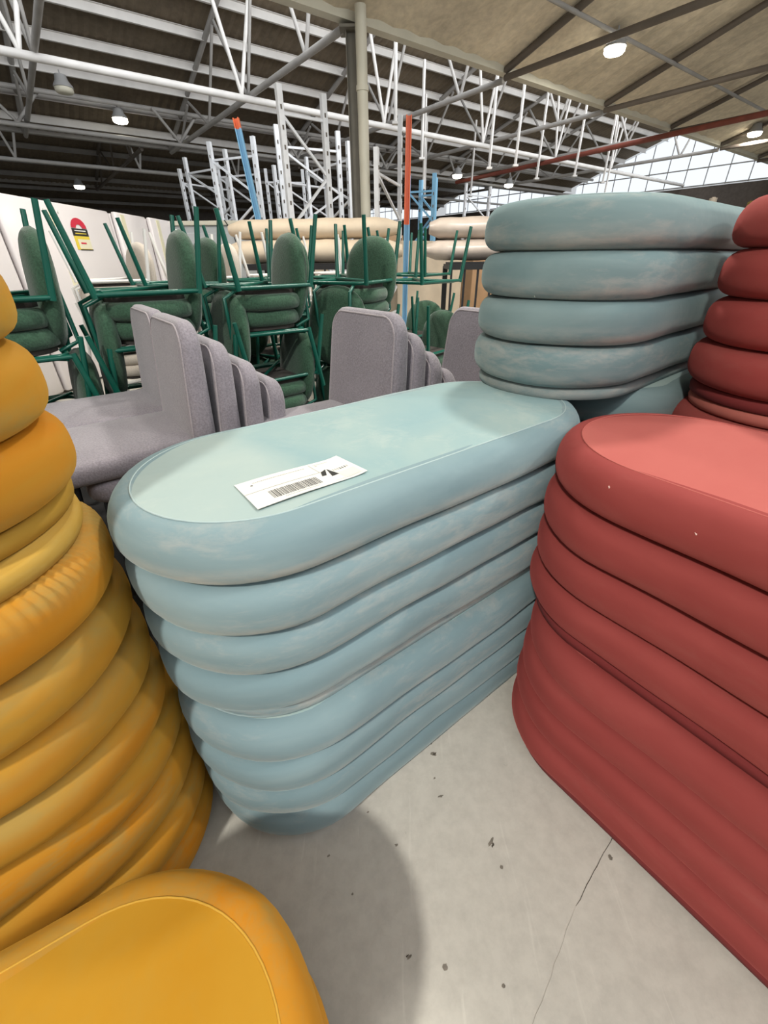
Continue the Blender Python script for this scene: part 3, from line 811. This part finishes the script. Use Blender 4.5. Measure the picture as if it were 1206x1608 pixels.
# grey cabinet beyond
e = empty('display_cabinet', 'pale grey enamel cabinet with a cream top rail behind white chair legs', 'cabinet', (-2.55, 8.3, 0), .05)
bm = bmesh.new(); box(bm, (0, 0, .86), (1.5, .6, 1.66), .02); new_obj('cabinet_body', bm, M_GREYPAN, e, smooth=False)
bm = bmesh.new(); box(bm, (0, -.32, .84), (1.36, .03, 1.5), .01); new_obj('front_panel', bm, M_GREYPAN, e, smooth=False)
bm = bmesh.new(); box(bm, (0, -.01, 1.715), (1.54, .66, .06), .01); new_obj('top_rail', bm, M_PIPE, e, smooth=False)
bm = bmesh.new(); tube(bm, [(.1, -.34, 1.75), (.2, -.36, 1.6), (.25, -.36, 1.35), (.3, -.36, 1.1)], .008, 6); new_obj('power_cord', bm, M_BLKMET, e)

# ---- pallet rack frames: two perforated posts with zig-zag bracing
def rack(p, q, h, label, mat=M_RACK, tip=None, pw=.085, nb=4, tilt=0, group='pallet rack frames', hs=(1, 1)):
    p, q = Vector(p), Vector(q); e = empty('pallet_rack_frame', label, 'rack', p, 0, group)
    d = (q-p); d.z = 0
    for k, (b, hh) in enumerate(((Vector((0, 0, 0)), h*hs[0]), (d, h*hs[1]))):
        bm = bmesh.new(); s = d.normalized(); t = Vector((-s.y, s.x, 0))
        prof = [(-.5, -.4), (.5, -.4), (.5, .4), (.3, .4), (.3, -.2), (-.3, -.2), (-.3, .4), (-.5, .4)]
        loft(bm, [[b + s*x*pw + t*y*pw + Vector((tilt*z, 0, z)) for x, y in prof] for z in (.02, hh-(.0 if not tip else .45))])
        o = new_obj('upright_post', bm, mat, e, smooth=False)
        if tip:
            bm = bmesh.new(); loft(bm, [[b + s*x*pw*1.02 + t*y*pw*1.02 + Vector((tilt*z, 0, z)) for x, y in prof] for z in (hh-.45, hh)]); new_obj('post_tip', bm, tip, e, smooth=False)
        # slot plates down the post face
        bm = bmesh.new(); z = .2
        while z < hh-.2: box(bm, b + Vector((tilt*z, 0, z)) - t*pw*.42, (.02, .02, .05)); z += .22
        so = new_obj('post_slots', bm, M_ROOFDK, o, smooth=False); so['kind'] = 'stuff'
        bm = bmesh.new(); box(bm, b + Vector((0, 0, .01)), (.14, .14, .02)); new_obj('foot_plate', bm, mat, e, smooth=False)
    hm = h*min(hs)
    for k in range(nb):
        z0 = .3 + (hm-.6)*k/nb; z1 = .3 + (hm-.6)*(k+1)/nb
        a, b = (Vector((tilt*z0, 0, z0)), d + Vector((tilt*z1, 0, z1))) if k % 2 == 0 else (d + Vector((tilt*z0, 0, z0)), Vector((tilt*z1, 0, z1)))
        bm = bmesh.new(); bar(bm, a, b, .035, .035); new_obj('diagonal_brace', bm, mat, e, smooth=False)
    for z in (.3, hm-.3):
        bm = bmesh.new(); bar(bm, Vector((tilt*z, 0, z)), d + Vector((tilt*z, 0, z)), .035, .035); new_obj('horizontal_brace', bm, mat, e, smooth=False)
    return e
rack((-1.40, 8.05, 0), (-.83, 8.5, 0), 3.3, 'tallest galvanised rack frame just left of the column')
rack((-1.87, 10.1, 0), (-.80, 10.6, 0), 3.3, 'galvanised rack frame behind the tallest one')
rack((-1.75, 12.9, 0), (-.66, 11.4, 0), 3.3, 'galvanised rack frame partly behind the column')
rack((-3.5, 11.3, 0), (-2.5, 10.9, 0), 3.3, 'galvanised rack frame left of the blue post')
rack((-4.6, 12.8, 0), (-3.4, 12.0, 0), 3.3, 'galvanised rack frame above the grey cabinet')
rack((-4.05, 13.4, 0), (-3.0, 13.0, 0), 3.3, 'galvanised rack frame between two others left of the blue post')
rack((-5.3, 14.2, 0), (-4.5, 15.6, 0), 3.3, 'far galvanised rack frame above the last fridge')
rack((-3.2, 15.0, 0), (-2.2, 15.2, 0), 3.4, 'far galvanised rack frame right of the blue post')
rack((-2.6, 13.2, 0), (-1.5, 14.6, 0), 3.2, 'far galvanised rack frame behind the pair by the column')
rack((-.05, 8.2, 0), (.36, 9.6, 0), 3.3, 'galvanised rack frame just right of the column', hs=(.8, 1))
rack((2.83, 17.3, 0), (3.8, 18.1, 0), 3.3, 'galvanised rack frame before the bright far window')
rack((.95, 12.2, 0), (1.25, 11.9, 0), 2.75, 'blue rack frame right of the column, its near posts bare', M_BLUEST, pw=.08, nb=6)
rack((.62, 11.5, 0), (1.16, 11.3, 0), 2.75, 'blue rack frame behind the orange tipped post', M_BLUEST, pw=.08)
# leaning blue post with orange tip, and the orange post on blue
def post(p, q, label, m0, m1, fr):
    p, q = Vector(p), Vector(q); e = empty('rack_post', label, 'post', p); d = q-p
    for nm, a, b, m in (('post_body', 0, fr, m0), ('post_tip', fr, 1, m1)):
        bm = bmesh.new(); t = d.normalized(); s = Vector((1, 0, 0)); s = (s - t*s.dot(t)).normalized(); n = s.cross(t)
        prof = [(-.5, -.4), (.5, -.4), (.5, .4), (.3, .4), (.3, -.2), (-.3, -.2), (-.3, .4), (-.5, .4)]
        loft(bm, [[d*f + s*x*.09 + n*y*.09 for x, y in prof] for f in (a, b)]); new_obj(nm, bm, m, e, smooth=False)
    return e
post((-1.86, 8.6, 0), (-2.2, 8.65, 3.08), 'sky blue rack post leaning left with a small red tip', M_BLUEST, M_ORANGE, .96)
post((.43, 8.7, 0), (.46, 8.7, 3.1), 'rack post bright orange above and blue below, right of the column', M_BLUEST, M_ORANGE, .55)
# ---- wrapped foam rolls on a black stillage
def stillage(u, v, L, label, h=1.12, dpt=.9):
    e = empty('steel_stillage', label, 'cage', W(u, v, 0), ROTZ-.7, 'black steel stillages')
    for z in (.1, h):
        bm = bmesh.new()
        for y in (-dpt/2, dpt/2): bar(bm, (-L/2, y, z), (L/2, y, z), .05, .05)
        for x in (-L/2, L/2): bar(bm, (x, -dpt/2, z), (x, dpt/2, z), .05, .05)
        new_obj('frame_rail', bm, M_BLKMET, e, smooth=False)
    n = int(L/.14)
    for k in range(n+1):
        bm = bmesh.new(); bar(bm, (-L/2+L*k/n, -dpt/2, .02), (-L/2+L*k/n, -dpt/2, h), .022, .022); new_obj('cage_bar', bm, M_BLKMET, e, smooth=False)
    for s in (-1, 1):
        bm = bmesh.new(); bar(bm, (s*L/2, dpt/2, 0), (s*L/2, dpt/2, h), .06, .06); new_obj('corner_post', bm, M_BLKMET, e, smooth=False)
    bm = bmesh.new(); box(bm, (0, 0, h+.03), (L, dpt, .03)); new_obj('deck', bm, M_BLKMET, e, smooth=False)
    return e
def bale(u, v, z, L, r, label, rz=0, mat=None):
    bm = bmesh.new(); rings = []; N = 14
    for i in range(N+1):
        x = -L/2 + L*i/N; e_ = min(i, N-i); k = (.55, .9, 1)[min(e_, 2)]
        rings.append([(x, r*1.7*k*math.cos(a)*(1+.03*math.sin(3*a+i)), r*k*(math.sin(a)*(1+.05*math.sin(i*1.7)))) for a in [2*math.pi*j/18 for j in range(18)]])
    loft(bm, rings)
    o = new_obj('foam_bale', bm, mat or M_WRAP, None); o.location = W(u, v, z); o.rotation_euler = (0, 0, ROTZ-.7+rz)
    return tag(o, label, 'foam bale', 'plastic wrapped foam bales')
stillage(4.6, 3.7, 1.3, 'black barred steel stillage under the wrapped bales')
stillage(3.3, 5.9, 1.6, 'black steel stillage mostly hidden left of the column')
bale(4.55, 3.75, 1.285, 1.7, .105, 'plastic wrapped foam bale, lower of two on the barred stillage'); bale(4.55, 3.78, 1.5, 1.6, .105, 'plastic wrapped foam bale, upper of two on the barred stillage')
bale(3.35, 5.95, 1.30, 2.4, .14, 'long wrapped bale behind the column, lower', 0, M_CARDLT); bale(3.4, 6.0, 1.56, 2.3, .12, 'long wrapped bale behind the column, upper', 0, M_CARDLT)
# cartons along the far floor
rnd = random.Random(12); cn = 0
cl = ['pale carton', 'brown carton', 'flat wide carton', 'tall carton']
for (u, v, sx, sy, sz, m) in [(6.5, 3.6, .9, .7, .7, M_CARDLT), (7.8, 4.4, 1.1, .8, .9, M_CARD), (8.6, 6.0, 1.6, .8, 1.1, M_CARDLT), (6.8, 7.8, 1.8, 1, 1.5, M_CARDLT), (9.8, 8.5, 2, 1, 1.3, M_CARD), (11, 3, 1.6, 1, 1.0, M_CARDLT), (13, 6, 2.4, 1, 1.6, M_CARD), (5.2, 10.6, 2.2, 1, 1.75, M_CARDLT), (8, 12, 3, 1, 1.8, M_CARD), (13, 11, 3, 1, 1.7, M_CARDLT)]:
    bm = bmesh.new(); box(bm, (0, 0, sz/2), (sx, sy, sz), .01); o = new_obj('carton', bm, m, None, smooth=False); o.location = W(u, v, 0); o.rotation_euler = (0, 0, ROTZ)
    names = ['low pale carton behind the stillage bars', 'brown carton behind the stillage', 'wide pale carton past the column', 'tall pale carton right of the column', 'brown carton far past the column', 'pale carton far right behind the ottomans', 'large brown carton far right', 'tall pale carton left of the column', 'long brown carton stack beyond the racks', 'long pale carton stack below the end window']
    tag(o, names[cn], 'carton', 'cartons on the far floor'); 
    bm = bmesh.new(); box(bm, (0, 0, sz+.001), (sx*.98, .06, .003)); new_obj('packing_tape', bm, M_CARDLT, o, smooth=False); cn += 1

# standing rolls of carpet and board along the far end wall
rnd = random.Random(21)
pos = ['leftmost', 'second', 'third', 'fourth', 'fifth', 'sixth', 'seventh', 'eighth', 'ninth', 'tenth', 'eleventh', 'rightmost']
tint = [('brown', M_CARD), ('beige', M_CARDLT), ('yellowish', plain('ochre_roll', (176, 150, 84), .8)), ('white', M_PIPE), ('dark brown', plain('dark_roll', (82, 62, 50), .8))]
for k in range(12):
    tn_, m = tint[(k*3) % 5]; hh = rnd.uniform(2.3, 3.3); rr = rnd.uniform(.10, .17); lean = rnd.uniform(-.12, .12)
    bm = bmesh.new(); tube(bm, [(0, 0, .0), (lean*.5, 0, hh*.5), (lean, 0, hh)], rr, 14)
    tube(bm, [(lean, 0, hh-.005), (lean, 0, hh+.03)], rr*.45, 10)
    o = new_obj('standing_roll', bm, m, None); o.location = W(22.6, 9.6 - .62*k, 0)
    tag(o, '%s standing roll under the daylit end window, %s from the left' % (tn_, pos[k]), 'roll', 'standing rolls by the end wall')
# bits of lint and a chalky scuff stuck to the velvet, parts of the ottomans they cling to
bpy.context.view_layer.update()
def lint(owner, p, n, size, asp, mat):
    root = next(o for o in bpy.data.objects if o.get('label', '').startswith(owner))
    p, n = Vector(p), Vector(n).normalized(); a = n.orthogonal().normalized(); b = n.cross(a)
    bm = bmesh.new(); c = bm.verts.new(p + n*.003); ring = []
    for k in range(9):
        t = 2*math.pi*k/9; q = size*rnd.uniform(.4, 1.2); ring.append(bm.verts.new(p + n*.0008 + a*math.cos(t)*q + b*math.sin(t)*q*asp))
    for k in range(9): bm.faces.new((ring[k], ring[(k+1) % 9], c))
    o = new_obj('lint', bm, mat); o.parent = root; o.matrix_parent_inverse = root.matrix_world.inverted()
M_LINT = plain('pale_lint', (226, 190, 180), .9)
ru = 'dusty red velvet ottoman with a pale pink top'
lint(ru, (.4024, .661, .8526), (-.811, -.45, .374), .004, .35, M_LINT)
lint(ru, (.482, .5353, .8365), (-.805, -.588, .073), .0025, .6, M_LINT)
lint('grey-blue velvet ottoman topmost', (.3743, 1.1454, 1.1238), (-.364, -.428, -.827), .005, .4, M_PAPER)
